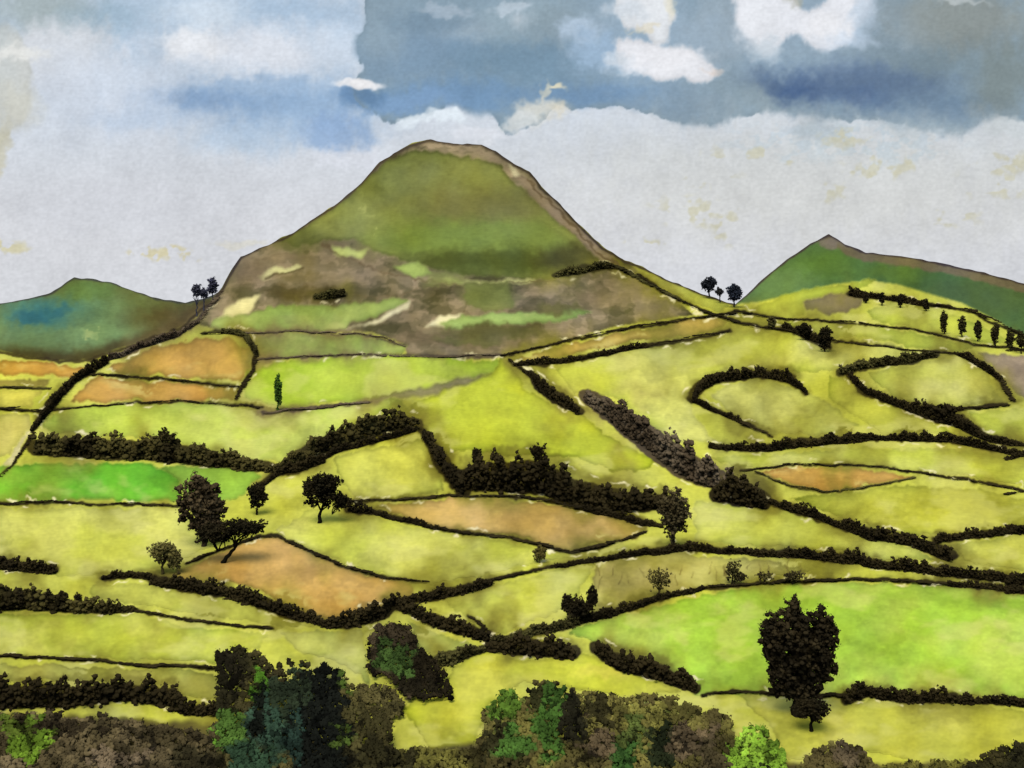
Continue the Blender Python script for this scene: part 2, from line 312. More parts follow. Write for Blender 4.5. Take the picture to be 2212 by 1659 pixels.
# washes granulation, brush streaks, layered wash edges
gr=1+.05*fbm(GU,GV,190,300,3)+.045*fbm(GU,GV*2.6,90,305,3)+.045*fbm(GU,GV,34,310,3)+.03*vn(GU,GV,5,320)+.02*vn(GU*.35,GV,3.2,321)
ly=fbm(GU+WX*2,GV*1.9+WY*2,150,930,4); gr-=.05*sst(.12,.16,ly)+.04*sst(.34,.37,ly)
C*=gr[...,None]
pale=sst(.15,.6,fbm(GU,GV*1.9,110,340,4))[...,None]*.38; isf=((C[...,1]>145)[...,None])
C=np.where(isf,C*(1-pale)+np.array([216,215,132.])*pale,C)
hs=fbm(GU,GV,90,330,3)[...,None]; C+=hs*np.array([3.,1.,-9.])
C=np.clip(C,6,250)
GAIN=np.array([.95,.895,.80])
CL=lin(C); lum=CL.mean(-1,keepdims=True); CL=lum+(CL-lum)*.965; CL=np.clip(CL*GAIN,0.004,.85)
def sample(u,v):
    v=np.where(v>V1-6,2*(V1-6)-v,v); v=np.clip(v,V0,V1-4)
    u=refl(u); x=np.clip((u-U0)/ST,0,len(cu)-1.001); y=np.clip((v-V0)/ST,0,len(cv)-1.001)
    xi=x.astype(int); yi=y.astype(int); fx=(x-xi)[...,None]; fy=(y-yi)[...,None]
    return (CL[yi,xi]*(1-fx)+CL[yi,xi+1]*fx)*(1-fy)+(CL[yi+1,xi]*(1-fx)+CL[yi+1,xi+1]*fx)*fy
def sampid(u,v):
    x=np.clip((refl(u)-U0)/ST,0,len(cu)-1).astype(int); y=np.clip((v-V0)/ST,0,len(cv)-1).astype(int)
    return ID[y,x]
# ---------------------------------------------------------------- mesh helpers
def mkmesh(name,V,Fc,col,mat,smooth=True):
    me=bpy.data.meshes.new(name); V=np.asarray(V,np.float32); Fc=np.asarray(Fc,np.int32)
    n=Fc.shape[1]; me.vertices.add(len(V)); me.vertices.foreach_set('co',V.ravel())
    me.loops.add(Fc.size); me.loops.foreach_set('vertex_index',Fc.ravel())
    me.polygons.add(len(Fc)); me.polygons.foreach_set('loop_start',np.arange(0,Fc.size,n,dtype=np.int32))
    me.polygons.foreach_set('loop_total',np.full(len(Fc),n,np.int32))
    if smooth: me.polygons.foreach_set('use_smooth',np.ones(len(Fc),bool))
    me.update(calc_edges=True)
    ca=me.color_attributes.new('Col','FLOAT_COLOR','POINT')
    c4=np.ones((len(V),4),np.float32); c4[:,:3]=col; ca.data.foreach_set('color',c4.ravel())
    me.materials.append(mat); ob=bpy.data.objects.new(name,me); bpy.context.scene.collection.objects.link(ob); return ob
def mat(name,scale,amt,bump,rough=.95,emit=False,foliage=False):
    m=bpy.data.materials.new(name); m.use_nodes=True; nt=m.node_tree; nt.nodes.clear()
    o=nt.nodes.new('ShaderNodeOutputMaterial'); a=nt.nodes.new('ShaderNodeAttribute'); a.attribute_name='Col'
    tc=nt.nodes.new('ShaderNodeTexCoord'); nz=nt.nodes.new('ShaderNodeTexNoise'); nz.inputs['Scale'].default_value=scale; nz.inputs['Detail'].default_value=3
    nt.links.new(tc.outputs['Object'],nz.inputs['Vector'])
    mr=nt.nodes.new('ShaderNodeMapRange'); mr.inputs['From Min'].default_value=.3; mr.inputs['From Max'].default_value=.7
    mr.inputs['To Min'].default_value=1-amt; mr.inputs['To Max'].default_value=1+amt; nt.links.new(nz.outputs['Fac'],mr.inputs['Value'])
    vm=nt.nodes.new('ShaderNodeVectorMath'); vm.operation='SCALE'; nt.links.new(a.outputs['Color'],vm.inputs[0]); nt.links.new(mr.outputs[0],vm.inputs['Scale'])
    if emit:
        e=nt.nodes.new('ShaderNodeEmission'); nt.links.new(vm.outputs[0],e.inputs['Color']); nt.links.new(e.outputs[0],o.inputs[0])
        m.cycles.emission_sampling='NONE'; return m
    b=nt.nodes.new('ShaderNodeBsdfDiffuse')
    nt.links.new(vm.outputs[0],b.inputs['Color']); nt.links.new(b.outputs[0],o.inputs[0])
    if foliage:  # soft canopy normals
        ge=nt.nodes.new('ShaderNodeNewGeometry'); s=nt.nodes.new('ShaderNodeVectorMath'); s.operation='SCALE'; s.inputs['Scale'].default_value=.22
        ad=nt.nodes.new('ShaderNodeVectorMath'); ad.operation='ADD'; ad.inputs[1].default_value=(0,-.35,.9); no=nt.nodes.new('ShaderNodeVectorMath'); no.operation='NORMALIZE'
        nt.links.new(ge.outputs['Normal'],s.inputs[0]); nt.links.new(s.outputs[0],ad.inputs[0]); nt.links.new(ad.outputs[0],no.inputs[0]); nt.links.new(no.outputs[0],b.inputs['Normal'])
    if bump>0:
        bp=nt.nodes.new('ShaderNodeBump'); bp.inputs['Strength'].default_value=.25; bp.inputs['Distance'].default_value=bump
        nt.links.new(nz.outputs['Fac'],bp.inputs['Height']); nt.links.new(bp.outputs[0],b.inputs['Normal'])
    return m
M_LAND=mat('meadow_wash',.35,.05,.35); M_HILL=mat('hill_wash',.12,.05,.5); M_FOL=mat('foliage',.35,.14,0,foliage=True); M_SKY=mat('cloud_wash',.02,.012,0,emit=True)
def gridfaces(nr,nc):
    i=np.arange(nr*nc).reshape(nr,nc)
    return np.stack([i[1:,:-1],i[1:,1:],i[:-1,1:],i[:-1,:-1]],-1).reshape(-1,4)
# ---------------------------------------------------------------- terrain
uc=np.concatenate([np.arange(-5000,-600,80),np.arange(-600,-20,20),np.arange(-20,2232,2.4),np.arange(2240,2820,20),np.arange(2820,7200,80)]).astype(float)
t=np.linspace(0,1,560); nr=len(t)
Su=S(uc)
vv=Su[None,:]+(1700-Su[None,:])*(t[:,None]**1.0)
ext=np.array([1720,1760,1850,2000,2300,2800,3600,5000,7100.])
vv=np.vstack([vv,np.repeat(ext[:,None],len(uc),1)])
uu=np.repeat(uc[None,:],vv.shape[0],0)
yy=Y(uu,vv); yy=yy+34*np.exp(-(vv-Su[None,:])/9.)*sst(720,600,Su)[None,:]
XYZ=P(uu,vv,yy); col=sample(uu,vv)
bk=[]
bc=[]
for dy,dz in [(25,2),(80,16),(200,60),(500,150),(1200,260),(3000,330),(9000,380),(24000,400)]:
    p=XYZ[0].copy(); sc=(p[:,1]+dy)/p[:,1]; p[:,0]*=sc; p[:,1]+=dy; p[:,2]=np.maximum(p[:,2]-dz, np.minimum(p[:,2]-dz*.25,30)); bk.append(p); bc.append(col[0]*.9)
XYZa=np.concatenate([np.array(bk[::-1]),XYZ],0); cola=np.concatenate([np.array(bc[::-1]),col],0)
NR,NC=XYZa.shape[:2]; FA=gridfaces(NR,NC)
mkmesh('ground',XYZa.reshape(-1,3),FA,cola.reshape(-1,3),M_LAND)
# field sheets laid on the ground
idg=sampid(uu,vv); idg[vv>1705]=0; idg[:,(uc<-30)|(uc>2242)]=0
FG=gridfaces(*idg.shape); fid=idg.reshape(-1)
fm=np.where((fid[FG]==fid[FG[:,:1]]).all(1),fid[FG[:,0]],0)
flat=XYZ.reshape(-1,3); fc=col.reshape(-1,3)
for k in range(1,nid[0]+1):
    ff=FG[fm==k]
    if len(ff)<20: continue
    uq,inv=np.unique(ff.ravel(),return_inverse=True)
    v=flat[uq].copy(); v[:,2]+=.06
    mkmesh('hillside' if k==1 else 'field',v,inv.reshape(-1,4),fc[uq],M_HILL if k==1 else M_LAND)
# ---------------------------------------------------------------- distant hills
def hill(T,base_y,u0,u1,name):
    ug=np.arange(u0,u1,2.6); top=np.interp(ug,T[:,0],T[:,1])+1.5*vn(ug,ug*0,15,901)
    s=np.linspace(0,1,150)[:,None]; vb=840.
    v=top[None]+(vb-top[None])*s; u=np.repeat(ug[None],150,0)
    y=base_y+(vb-v)*2.3+30*np.exp(-(v-top)/8); X=P(u,v,y); cl=sample(np.clip(u,0,2212),v)
    p=[];
    for dy,dz in [(30,3),(120,40),(400,200),(800,420)]:
        q=X[0].copy(); q[:,1]+=dy; q[:,2]-=dz; p.append(q)
    X=np.concatenate([np.array(p[::-1]),X],0); cl=np.concatenate([np.repeat(cl[:1],4,0),cl],0)
    mkmesh(name,X.reshape(-1,3),gridfaces(*X.shape[:2]),cl.reshape(-1,3),M_HILL)
LTx=np.vstack([[(-900,800),(-500,690),(-250,640),(-120,668)],LT,[(700,760)]]); RTx=np.vstack([[(1450,780)],RT,[(2500,665),(2800,640),(3300,760)]])
hill(LTx,1330,-900,700,'hill'); hill(RTx,1900,1450,3300,'hill')
# ---------------------------------------------------------------- foliage clumps
import bmesh
def ico(sub):
    bm=bmesh.new(); bmesh.ops.create_icosphere(bm,subdivisions=sub,radius=1)
    v=np.array([x.co[:] for x in bm.verts]); f=np.array([[q.index for q in x.verts] for x in bm.faces]); bm.free(); return v,f
I1=ico(1)
VAR1=[]
for i in range(16):
    v=I1[0]; n=rng.normal(size=(len(v),1))*.28; q=np.linalg.qr(rng.normal(size=(3,3)))[0]; VAR1.append((v*(1+n))@q)
VAR1=np.array(VAR1)
def clumps(cen,rad,col):
    cen=np.asarray(cen); rad=np.asarray(rad); 
    if rad.ndim==1: rad=rad[:,None]*np.ones((1,3))
    n=len(cen); vs=VAR1[rng.integers(0,len(VAR1),n)]*rad[:,None,:]+cen[:,None,:]; m=vs.shape[1]
    f=I1[1][None]+(np.arange(n)*m)[:,None,None]
    return vs.reshape(-1,3),f.reshape(-1,3),np.repeat(col,m,0)
def join(parts):
    V=[];Fc=[];Cc=[];o=0
    for v,f,c in parts: V.append(v);Fc.append(f+o);Cc.append(c);o+=len(v)
    return np.vstack(V),np.vstack(Fc),np.vstack(Cc)
def leaves(cen,size,col):
    n=len(cen); a=rng.normal(size=(n,3)); a/=np.linalg.norm(a,axis=1)[:,None]; b=np.cross(a,rng.normal(size=(n,3))); b/=np.linalg.norm(b,axis=1)[:,None]
    s=size[:,None]; v=np.stack([cen-a*s,cen+b*s*.8,cen+a*s],1)
    return v.reshape(-1,3),np.arange(n*3).reshape(-1,3),np.repeat(col,3,0)
def mix(c1,c2,t): return lin(c1*(1-t[:,None])+c2*t[:,None])
def shell(p,r,cc,k,size):  # leaf faces covering each clump
    q=rng.integers(0,len(p),len(p)*k); d=rng.normal(size=(len(q),3)); d/=np.linalg.norm(d,axis=1)[:,None]
    return leaves(p[q]+d*(r[q]*rng.uniform(.6,1.6,len(q)))[:,None],size[q]*rng.uniform(.6,1.4,len(q)),cc[q]*rng.uniform(.9,1.08,(len(q),1)))
def hedge(pts,w,k):
    c1,c2=COLS[k]; parts=[]
    for i in range(len(pts)-1):
        (x1,y1),(x2,y2)=pts[i],pts[i+1]; L=math.hypot(x2-x1,y2-y1); wm=(w[i]+w[i+1])/2
        if wm<12: r0=max(wm*.27,1.4); n=int(L/(r0*.75))+1
        else: r0=np.clip(wm*.12,2.4,5.); n=int(L*wm/(r0*r0*.95))+2
        t=rng.random(n); ww=w[i]*(1-t)+w[i+1]*t; u=x1+(x2-x1)*t; v=y1+(y2-y1)*t
        wv=1+.5*vn(u,v,26,570)+.25*vn(u,v,9,571)
        u=u+3.5*vn(u,v,40,500); v=v+3*vn(u,v,30,501)
        vb=v+ww*.45; vb=np.maximum(vb,S(u)+1)
        if wm<12: h=ww*.45*np.ones(n)+rng.normal(size=n)*r0*.12
        else:
            topm=np.clip(1+.5*vn(u,v*0,17,510+int(x1)%7)+.3*vn(u,v*0,7,520),.35,1.6); h=rng.random(n)*(ww*.8)*topm
        y=Y(u,vb); s=y/F
        p=P(u,vb,y); dep=rng.normal(size=n)*ww*.2*s; p[:,1]+=dep; p[:,2]+=(h*s)+dep*.16
        r=r0*s*rng.uniform(.6,1.3,n)*(wv if wm<12 else 1)
        rad=np.stack([r*(2.3 if wm<12 else 1.),r,r*(.75 if wm<12 else 1)],1)
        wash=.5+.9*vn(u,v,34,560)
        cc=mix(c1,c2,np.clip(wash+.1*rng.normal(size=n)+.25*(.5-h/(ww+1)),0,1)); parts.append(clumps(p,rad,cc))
        if wm>=12: parts.append(shell(p,r,cc,6,np.full(n,2.3)*s))
    return parts
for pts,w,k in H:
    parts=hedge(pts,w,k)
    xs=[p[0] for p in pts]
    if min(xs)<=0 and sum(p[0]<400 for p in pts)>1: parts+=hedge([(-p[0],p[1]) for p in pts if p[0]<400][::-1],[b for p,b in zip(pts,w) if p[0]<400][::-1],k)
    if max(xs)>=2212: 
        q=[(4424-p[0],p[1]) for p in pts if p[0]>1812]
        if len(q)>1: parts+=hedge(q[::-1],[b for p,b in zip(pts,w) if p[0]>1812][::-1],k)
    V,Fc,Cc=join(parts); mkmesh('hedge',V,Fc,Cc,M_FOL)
def tube(a,b,r1,r2,col,n=7,seg=5,wob=.04):
    a=np.array(a);b=np.array(b); d=b-a; L=np.linalg.norm(d); d/=L; s=np.cross(d,[0,.3,.1]+rng.normal(size=3)*.01); s/=np.linalg.norm(s); q=np.cross(d,s)
    V=[]
    for i in range(seg+1):
        t=i/seg; c=a+(b-a)*t+(s*rng.normal()+q*rng.normal())*L*wob*(0<i<seg); r=r1+(r2-r1)*t
        for j in range(n):
            an=2*math.pi*j/n; V.append(c+(s*math.cos(an)+q*math.sin(an))*r)
    Fc=[]
    for i in range(seg):
        for j in range(n):
            p=i*n+j;q2=i*n+(j+1)%n; Fc+= [[p,q2,p+n],[q2,q2+n,p+n]]
    V=np.array(V); return V,np.array(Fc),np.repeat(col[None],len(V),0)
def tree(u,vb,cx,cy,cw,ch,c1,c2,r0=None,name='tree',dens=1.,tw=.06,patches=(),lobes=(),trunk=True):
    c1=np.array(c1,float);c2=np.array(c2,float)
    vb=max(vb,float(S(u))+1); y=float(Y(u,vb)); s=y/F; base=P(np.array(float(u)),np.array(float(vb)),np.array(y))
    tc=lin(c2*.9); parts=[]; base[2]-=1*s
    for li,(cx,cy,cw,ch) in enumerate([(cx,cy,cw,ch)]+list(lobes)):
        W=cw*s/2; Hh=ch*s/2; cen=np.array([(cx-CX)/F*y,y,CAMZ-(cy-CY)/F*y])
        fork=cen*np.array([.6,.6,.4])+base*np.array([.4,.4,.6])
        tr=max(cw*tw,1.8)*s
        if trunk and li==0: parts.append(tube(base,fork,tr,tr*.6,tc))
        if trunk:
            for i in range(6):
                an=rng.uniform(0,6.28); e=cen+np.array([math.cos(an)*W*.65,math.sin(an)*W*.5,rng.uniform(-.3,.75)*Hh]); parts.append(tube(fork,e,tr*.45,tr*.12,tc,5,4,.06))
        rr0=r0 or max(min(cw,ch)*.05,2.)
        n=int(dens*1.6*(cw*ch)/(rr0*rr0))+12
        d=rng.normal(size=(n,3)); d/=np.linalg.norm(d,axis=1)[:,None]; rr=rng.random(n)**.45
        lob=1+.3*vn(d[:,0]*3,d[:,2]*3,1,600+int(u)%50+li)+.24*vn(d[:,0]*9,d[:,2]*9,1,640)
        p=cen+d*rr[:,None]*lob[:,None]*np.array([W,W*.8,Hh])*.97
        keep=vn(p[:,0]/s,p[:,2]/s,min(cw,ch)*.16+4,650+int(u)%9)+.9*(1-rr)>-.45; p=p[keep]; n=len(p)
        r=rr0*s*rng.uniform(.5,1.2,n); tt=np.clip(.5+1.*vn(p[:,0]/s,p[:,2]/s,cw*.2+3,655)+.12*rng.normal(size=n),0,1); cc=mix(c1,c2,tt)
        parts.append(clumps(p,r,cc)); parts.append(shell(p,r*1.25,cc,7,np.full(n,min(rr0*.6,2.8))*s))
    V,Fc,Cc=join(parts); mkmesh(name,V,Fc,Cc,M_FOL)
BK=(48,42,26); DK=(34,31,20)
tree(425,650,425,627,20,26,(84,86,100),(68,68,78)); tree(460,640,458,616,24,38,(80,80,100),(64,64,76)); tree(440,648,441,632,20,20,(84,86,100),(68,68,78))
tree(1532,640,1532,614,34,30,(60,64,72),(42,44,48)); tree(1586,662,1586,632,32,40,(56,62,72),(38,40,46)); tree(1556,652,1554,630,16,16,(60,60,50),(40,40,40))
tree(1668,712,1668,696,24,28,(96,92,48),(60,54,30)); tree(1740,735,1740,712,34,24,BK,DK); tree(1782,760,1783,730,32,50,BK,DK)
tree(600,886,601,845,16,72,(84,118,42),(58,80,30),name='cypress_tree')
tree(440,1180,438,1084,104,108,(96,82,56),(64,54,37),lobes=[(445,1130,70,60)])
tree(480,1216,525,1138,108,34,BK,DK,tw=.05,lobes=[(466,1152,84,44)])
tree(350,1240,352,1192,64,44,(116,108,58),(80,72,40),dens=.7,lobes=[(376,1206,36,44)])
tree(555,1112,556,1068,44,60,BK,DK); tree(690,1130,696,1062,82,60,BK,DK,dens=.7,lobes=[(706,1040,70,40),(735,1082,36,44),(668,1050,30,36)])
tree(1455,1188,1456,1106,74,100,(96,86,57),(62,54,34),dens=.9)
tree(1725,1545,1728,1392,132,180,(58,50,32),(38,33,22),r0=5.,dens=1.,tw=.12,lobes=[(1780,1372,60,110),(1668,1380,54,110),(1730,1480,90,80),(1718,1306,18,40),(1684,1450,50,90),(1782,1436,52,80)])
tree(1752,1580,1752,1532,84,46,BK,DK,name='bush')
tree(1245,1345,1248,1314,74,46,BK,DK,name='bush',lobes=[(1280,1292,26,54),(1225,1300,26,40)])
tree(1425,1292,1424,1250,60,50,(118,108,58),(86,78,42),dens=.22,name='shrub'); tree(1580,1262,1584,1232,36,50,(82,76,42),BK,dens=.3,name='shrub',lobes=[(1600,1246,30,24)])
tree(1650,1262,1652,1244,46,22,(100,94,50),(66,58,34),dens=.3,name='shrub'); tree(1712,1262,1714,1244,50,22,(92,84,46),(60,54,32),dens=.35,name='shrub')
tree(1166,1215,1166,1196,34,32,(110,100,50),(66,58,30),dens=.6); tree(355,975,355,944,28,38,(80,72,38),(46,42,24)); tree(1165,1030,1165,980,36,50,BK,DK)
tree(1030,1000,1030,985,22,40,BK,DK)
for x,b,h in [(1870,655,26),(1905,660,32),(1945,665,34),(2000,672,26)]: tree(x,b,x,b-h*.5,13,h*.85,BK,DK)
for x,b,h in [(2040,722,52),(2078,728,48),(2112,738,46),(2150,748,50),(2182,758,50),(2206,764,54)]: tree(x,b,x,b-h*.55,17,h*.85,(68,64,34),BK)
for x in (12,40,70,100,130,165): tree(x,1318,x+4,1290+x*.06,18,42,BK,DK,dens=.7)
# --- foreground thickets
def thicket(pts,c1,c2,r0,hgt,patches,name='thicket',dens=1.,k=.86):
    xs=[p[0] for p in pts]; ys=[p[1] for p in pts]; A=(max(xs)-min(xs))*(max(ys)-min(ys)); r0=r0*.6; n=int(dens*A/(r0*r0)*1.2)
    u=rng.uniform(min(xs),max(xs),n); v=rng.uniform(min(ys),max(ys),n)
    m=inpoly(pts,u+16*vn(u,v,30,700)+9*vn(u,v,10,703),v+16*vn(u,v,30,701)+9*vn(u,v,10,704)); u=u[m]; v=v[m]; n=len(u)
    vb=v+hgt; y=Y(u,vb); s=y/F; p=P(u,vb,y); p[:,2]+=(hgt*rng.uniform(.85,1.,n)+3*vn(u,v,20,706))*s
    r=r0*s*rng.uniform(.6,1.3,n); tt=np.clip(.5+1.4*fbm(u,v,60,720,3),0,1); cs=np.array(c1,float)*(1-tt[:,None])+np.array(c2,float)*tt[:,None]
    for (px,py,rx,ry,pc) in patches:
        dd=np.hypot((u-px+22*vn(u,v,26,731)+10*vn(u,v,9,733))/rx,(v-py+22*vn(u,v,26,732)+10*vn(u,v,9,734))/ry); a=sst(1.1,.9,dd)[:,None]; cs=cs*(1-a)+np.array(pc,float)*a
    ink=sst(.1,.05,np.abs(vn(u*1.7,v*.6,30,745)))[:,None]; cs=cs*(1-.5*ink); cs=cs*(1-.22*sst(.1,.16,fbm(u,v,40,750,3)))[:,None]
    cc=lin(cs*k*(1.08+.16*fbm(u,v,26,740,2))[:,None]*rng.uniform(.97,1.03,(n,1)))
    parts=[clumps(p,r,cc),shell(p,r*1.1,cc,6,np.full(n,3.2)*s)]
    V,Fc,Cc=join(parts); mkmesh(name,V,Fc,Cc,M_FOL)
thicket([(468,1500),(480,1420),(505,1392),(560,1420),(600,1440),(660,1425),(720,1440),(760,1470),(790,1520),(830,1560),(855,1600),(862,1720),(470,1720)],(92,84,46),(46,43,26),8.5,26,
 [(495,1430,34,60,(44,40,26)),(570,1480,30,44,(92,138,40)),(720,1462,50,24,(80,100,38)),(590,1560,60,70,(58,80,60)),(500,1590,34,60,(80,108,44)),(690,1560,70,150,(28,30,24)),(620,1490,44,50,(52,62,42)),(640,1600,22,60,(46,64,52)),(545,1650,60,40,(54,76,52)),(780,1560,34,60,(82,76,42)),(735,1600,24,22,(80,98,40)),(820,1640,40,50,(60,56,32)),(590,1450,30,20,(66,60,36)),(560,1540,14,60,(30,34,26))],name='thicket')
thicket([(-160,1540),(120,1542),(200,1560),(300,1555),(400,1570),(480,1575),(480,1720),(-160,1720)],(112,98,66),(82,72,46),9,20,
 [(60,1590,54,46,(112,142,42)),(40,1570,30,24,(92,108,38)),(20,1650,60,20,(112,98,68)),(490,1590,30,30,(110,156,48)),(150,1565,90,12,(56,48,32)),(350,1580,90,14,(64,56,36)),(250,1640,70,26,(118,102,76)),(420,1640,60,30,(66,60,38))],name='thicket')
thicket([(1035,1600),(1050,1530),(1080,1490),(1120,1500),(1180,1470),(1240,1500),(1290,1495),(1400,1505),(1500,1530),(1585,1555),(1575,1720),(1030,1720)],(126,118,58),(84,76,42),9,24,
 [(1085,1530,34,44,(92,122,42)),(1190,1560,34,90,(74,106,42)),(1110,1610,40,40,(80,114,46)),(1235,1540,22,74,(42,40,26)),(1140,1500,18,34,(54,54,28)),(1300,1610,44,44,(108,92,64)),(1340,1640,26,40,(64,96,42)),(1430,1600,30,56,(42,48,28)),(1500,1600,56,34,(110,94,66)),(1400,1540,60,22,(138,132,62)),(1370,1590,30,30,(92,104,48)),(1540,1640,40,40,(88,78,50)),(1300,1530,24,34,(58,54,30)),(1060,1600,16,50,(52,50,28))],name='thicket')
thicket([(840,1720),(850,1640),(900,1615),(960,1625),(1040,1610),(1060,1720)],(120,114,52),(74,68,36),8,16,[(880,1650,30,20,(60,56,32))],name='thicket')  # low scrub added in the gap, its olive-brown colour standing in for shadow
thicket([(1545,1720),(1575,1600),(1610,1570),(1650,1580),(1690,1610),(1700,1720)],(150,186,60),(122,158,48),8,20,[(1600,1655,16,14,(64,84,38)),(1620,1665,40,8,(50,60,30))],name='bush',k=.95)
thicket([(1690,1720),(1740,1640),(1790,1605),(1840,1600),(1890,1625),(1925,1720)],(120,112,58),(90,80,46),8,20,[(1830,1640,40,30,(106,92,66))],name='bush')
thicket([(1900,1720),(1930,1650),(2000,1640),(2090,1645),(2100,1720)],(138,132,56),(100,94,44),8,14,[],name='thicket')
thicket([(2050,1720),(2090,1650),(2140,1628),(2200,1610),(2330,1590),(2330,1720)],(68,62,34),(42,40,24),8,20,[],name='bush')
thicket([(795,1400),(810,1355),(850,1345),(890,1370),(920,1420),(960,1450),(975,1490),(930,1515),(880,1510),(850,1470),(800,1450)],(80,68,48),(44,38,24),7.5,14,[(856,1425,36,34,(74,98,44)),(900,1475,60,34,(36,32,21)),(930,1450,30,30,(42,36,23))],name='bush')
thicket([(780,1480),(850,1490),(870,1530),(820,1560),(770,1520)],(96,88,50),(62,56,32),7,12,[],name='bush')
# ---------------------------------------------------------------- sky backdrop
us=np.concatenate([np.arange(-6500,-60,60),np.arange(-60,2272,2.4),np.arange(2290,8700,60)]).astype(float)
vs=np.concatenate([np.arange(-5200,-60,60),np.arange(-60,800,2.4),np.arange(830,1300,60)]).astype(float)
SU,SV=np.meshgrid(us,vs)
wx=26*fbm(SU,SV,110,800,5)+7*vn(SU,SV,16,810)+4*vn(SU,SV,7,811); wy=20*fbm(SU,SV,110,820,5)+7*vn(SU,SV,16,830)+4*vn(SU,SV,7,831)
FN=fbm(SU*1.3,SV*.8,26,860,4)
K_=np.zeros(SU.shape+(3,)); tt=sst(150,520,SV)[...,None]; K_[:]=np.array([202,211,222.])*(1-tt)+np.array([210,212,217.])*tt
def sb(cx,cy,rx,ry,colr,a=1,soft=.5,w=1.,nz=0,ns=20):
    global K_
    x=SU+wx*w; y=SV+wy*w; d=np.hypot((x-cx)/rx,(y-cy)/ry)+FN*.18; al=a*sst(1+soft,1-soft,d)
    if nz: al=al*sst(-.1,.25,fbm(SU,SV*1.3,ns,850+int(cx)%13,3)+nz-.5)
    al=al[...,None]; K_=K_*(1-al)+np.array(colr,float)*al
def sp(pts,colr,a=1,w=1.,soft=2,feather=.5,wide=0.):
    global K_
    x=SU+wx*w*.5; y=SV+wy*w*.5; m0=inpoly(pts,x,y).astype(float); m=box(box(m0,6),4)+FN*feather*.5
    wd=.07+wide+.38*sst(-.1,.5,fbm(SU,SV,150,865,2)); m=sst(.5-wd,.5+wd,m)*(box(m0,9)>0.02)
    e=m*(1-box(m,5)); al=(a*m)[...,None]; K_=K_*(1-al)+np.array(colr,float)*(1-.16*e[...,None])*al
sb(330,60,420,130,(174,195,216),.8,.6); sb(90,20,110,50,(160,173,174),.8,.6); sb(640,70,160,90,(164,189,214),.7,.6); sb(210,40,90,40,(152,178,197),.6,.6)
sb(130,120,120,80,(212,216,222),.9,.4); sb(560,110,190,56,(224,228,236),.9,.7); sb(240,200,170,90,(204,213,226),.8,.6)
sb(410,95,60,36,(230,233,238),.9,.5); sb(440,30,90,34,(206,218,230),.8,.6); sb(700,90,60,50,(196,210,226),.6,.6)
sb(470,205,140,30,(142,168,200),.7,.9); sb(640,235,180,58,(138,169,203),.8,.8); sb(720,285,74,36,(142,170,206),.8,.45); sb(560,190,150,18,(160,184,210),.6,.6); sb(790,215,50,30,(100,136,176),.8,.6)
sb(440,212,60,18,(118,148,184),.5,.9); sb(330,250,120,24,(170,190,214),.5,.8); sb(540,300,110,34,(182,203,225),.6,.8)
sp([(-80,60),(0,50),(60,90),(76,150),(60,240),(10,290),(-10,360),(-80,380)],(198,200,192),.6,wide=.1); sb(30,220,50,50,(204,203,190),.6,.6); sb(2,320,18,60,(192,187,160),.6,.5)
sb(50,110,60,14,(230,231,228),.8,.5)
slate=[(764,90),(790,60),(800,-80),(2300,-80),(2300,262),(2212,262),(2120,262),(2080,292),(1990,280),(1930,262),(1840,262),(1760,258),(1700,240),(1620,250),(1530,265),(1440,258),(1390,240),(1280,232),(1210,232),(1150,285),(1100,292),(1070,245),(960,235),(900,262),(850,262),(800,240),(765,205),(775,170),(800,150),(770,120)]
sp(slate,(136,158,174))
def ins(f,*a,**k):
    global K_
    old=K_.copy(); f(*a,**k); x=SU+wx*.5; y=SV+wy*.5; m=box(inpoly(slate,x,y).astype(float),4)[...,None]; K_=old*(1-m)+K_*m
for a in [(900,110,160,60,(124,150,174),.8,.6),(990,210,180,34,(112,146,182),.8,.7),(880,220,90,24,(128,160,196),.8,.6),(1180,130,200,60,(114,142,164),.8,.6),(1330,205,190,30,(112,144,178),.8,.7),(1130,40,110,50,(148,168,180),.8,.6),(1000,60,60,30,(160,176,188),.6,.7),
          (1560,70,90,70,(144,156,162),.9,.5),(1620,200,160,40,(136,154,164),.8,.6),(1960,110,180,60,(120,138,148),.85,.6),(2070,40,160,60,(142,150,148),.9,.6),(1980,230,200,36,(108,132,156),.85,.6),(1790,180,130,36,(82,104,138),.85,.9),(1720,190,60,24,(58,84,128),.7,.9),(1900,180,150,26,(94,115,142),.75,.8),(2170,170,70,90,(126,138,138),.8,.6),(1480,225,110,28,(136,156,172),.7,.6),(820,60,60,60,(146,166,180),.7,.6),(800,205,40,22,(96,128,162),.8,.6),(1850,215,60,18,(74,100,140),.5,.8),(1250,60,80,40,(132,148,156),.6,.7),(930,40,90,24,(112,136,156),.5,.7),
          (1420,90,170,90,(158,180,200),.7,.7),(1740,60,190,90,(156,176,194),.6,.7)]:
    ins(sb,*a)
W_=(231,232,237)
sb(1265,68,46,26,(178,197,216),.9,.5); sb(1300,110,60,30,(160,186,212),.8,.6); sp([(1316,80),(1370,84),(1430,98),(1500,112),(1572,156),(1510,178),(1420,168),(1350,142)],W_,.95,wide=.14); sb(1370,140,50,16,(196,212,228),.6,.6)
sp([(1325,20),(1350,-40),(1445,-40),(1456,30),(1435,62),(1450,100),(1400,96),(1380,66),(1350,56)],(226,229,233),.95,wide=.14); sb(1436,14,12,30,(226,219,192),.5,.6); sb(1385,66,20,7,(222,212,184),.5,.6); sb(1350,30,30,20,(204,214,224),.6,.6)
sb(1440,130,90,28,W_,.9,.45); sb(1550,160,18,9,(222,206,194),.5,.5); sb(1345,120,24,14,(206,216,226),.7,.5)
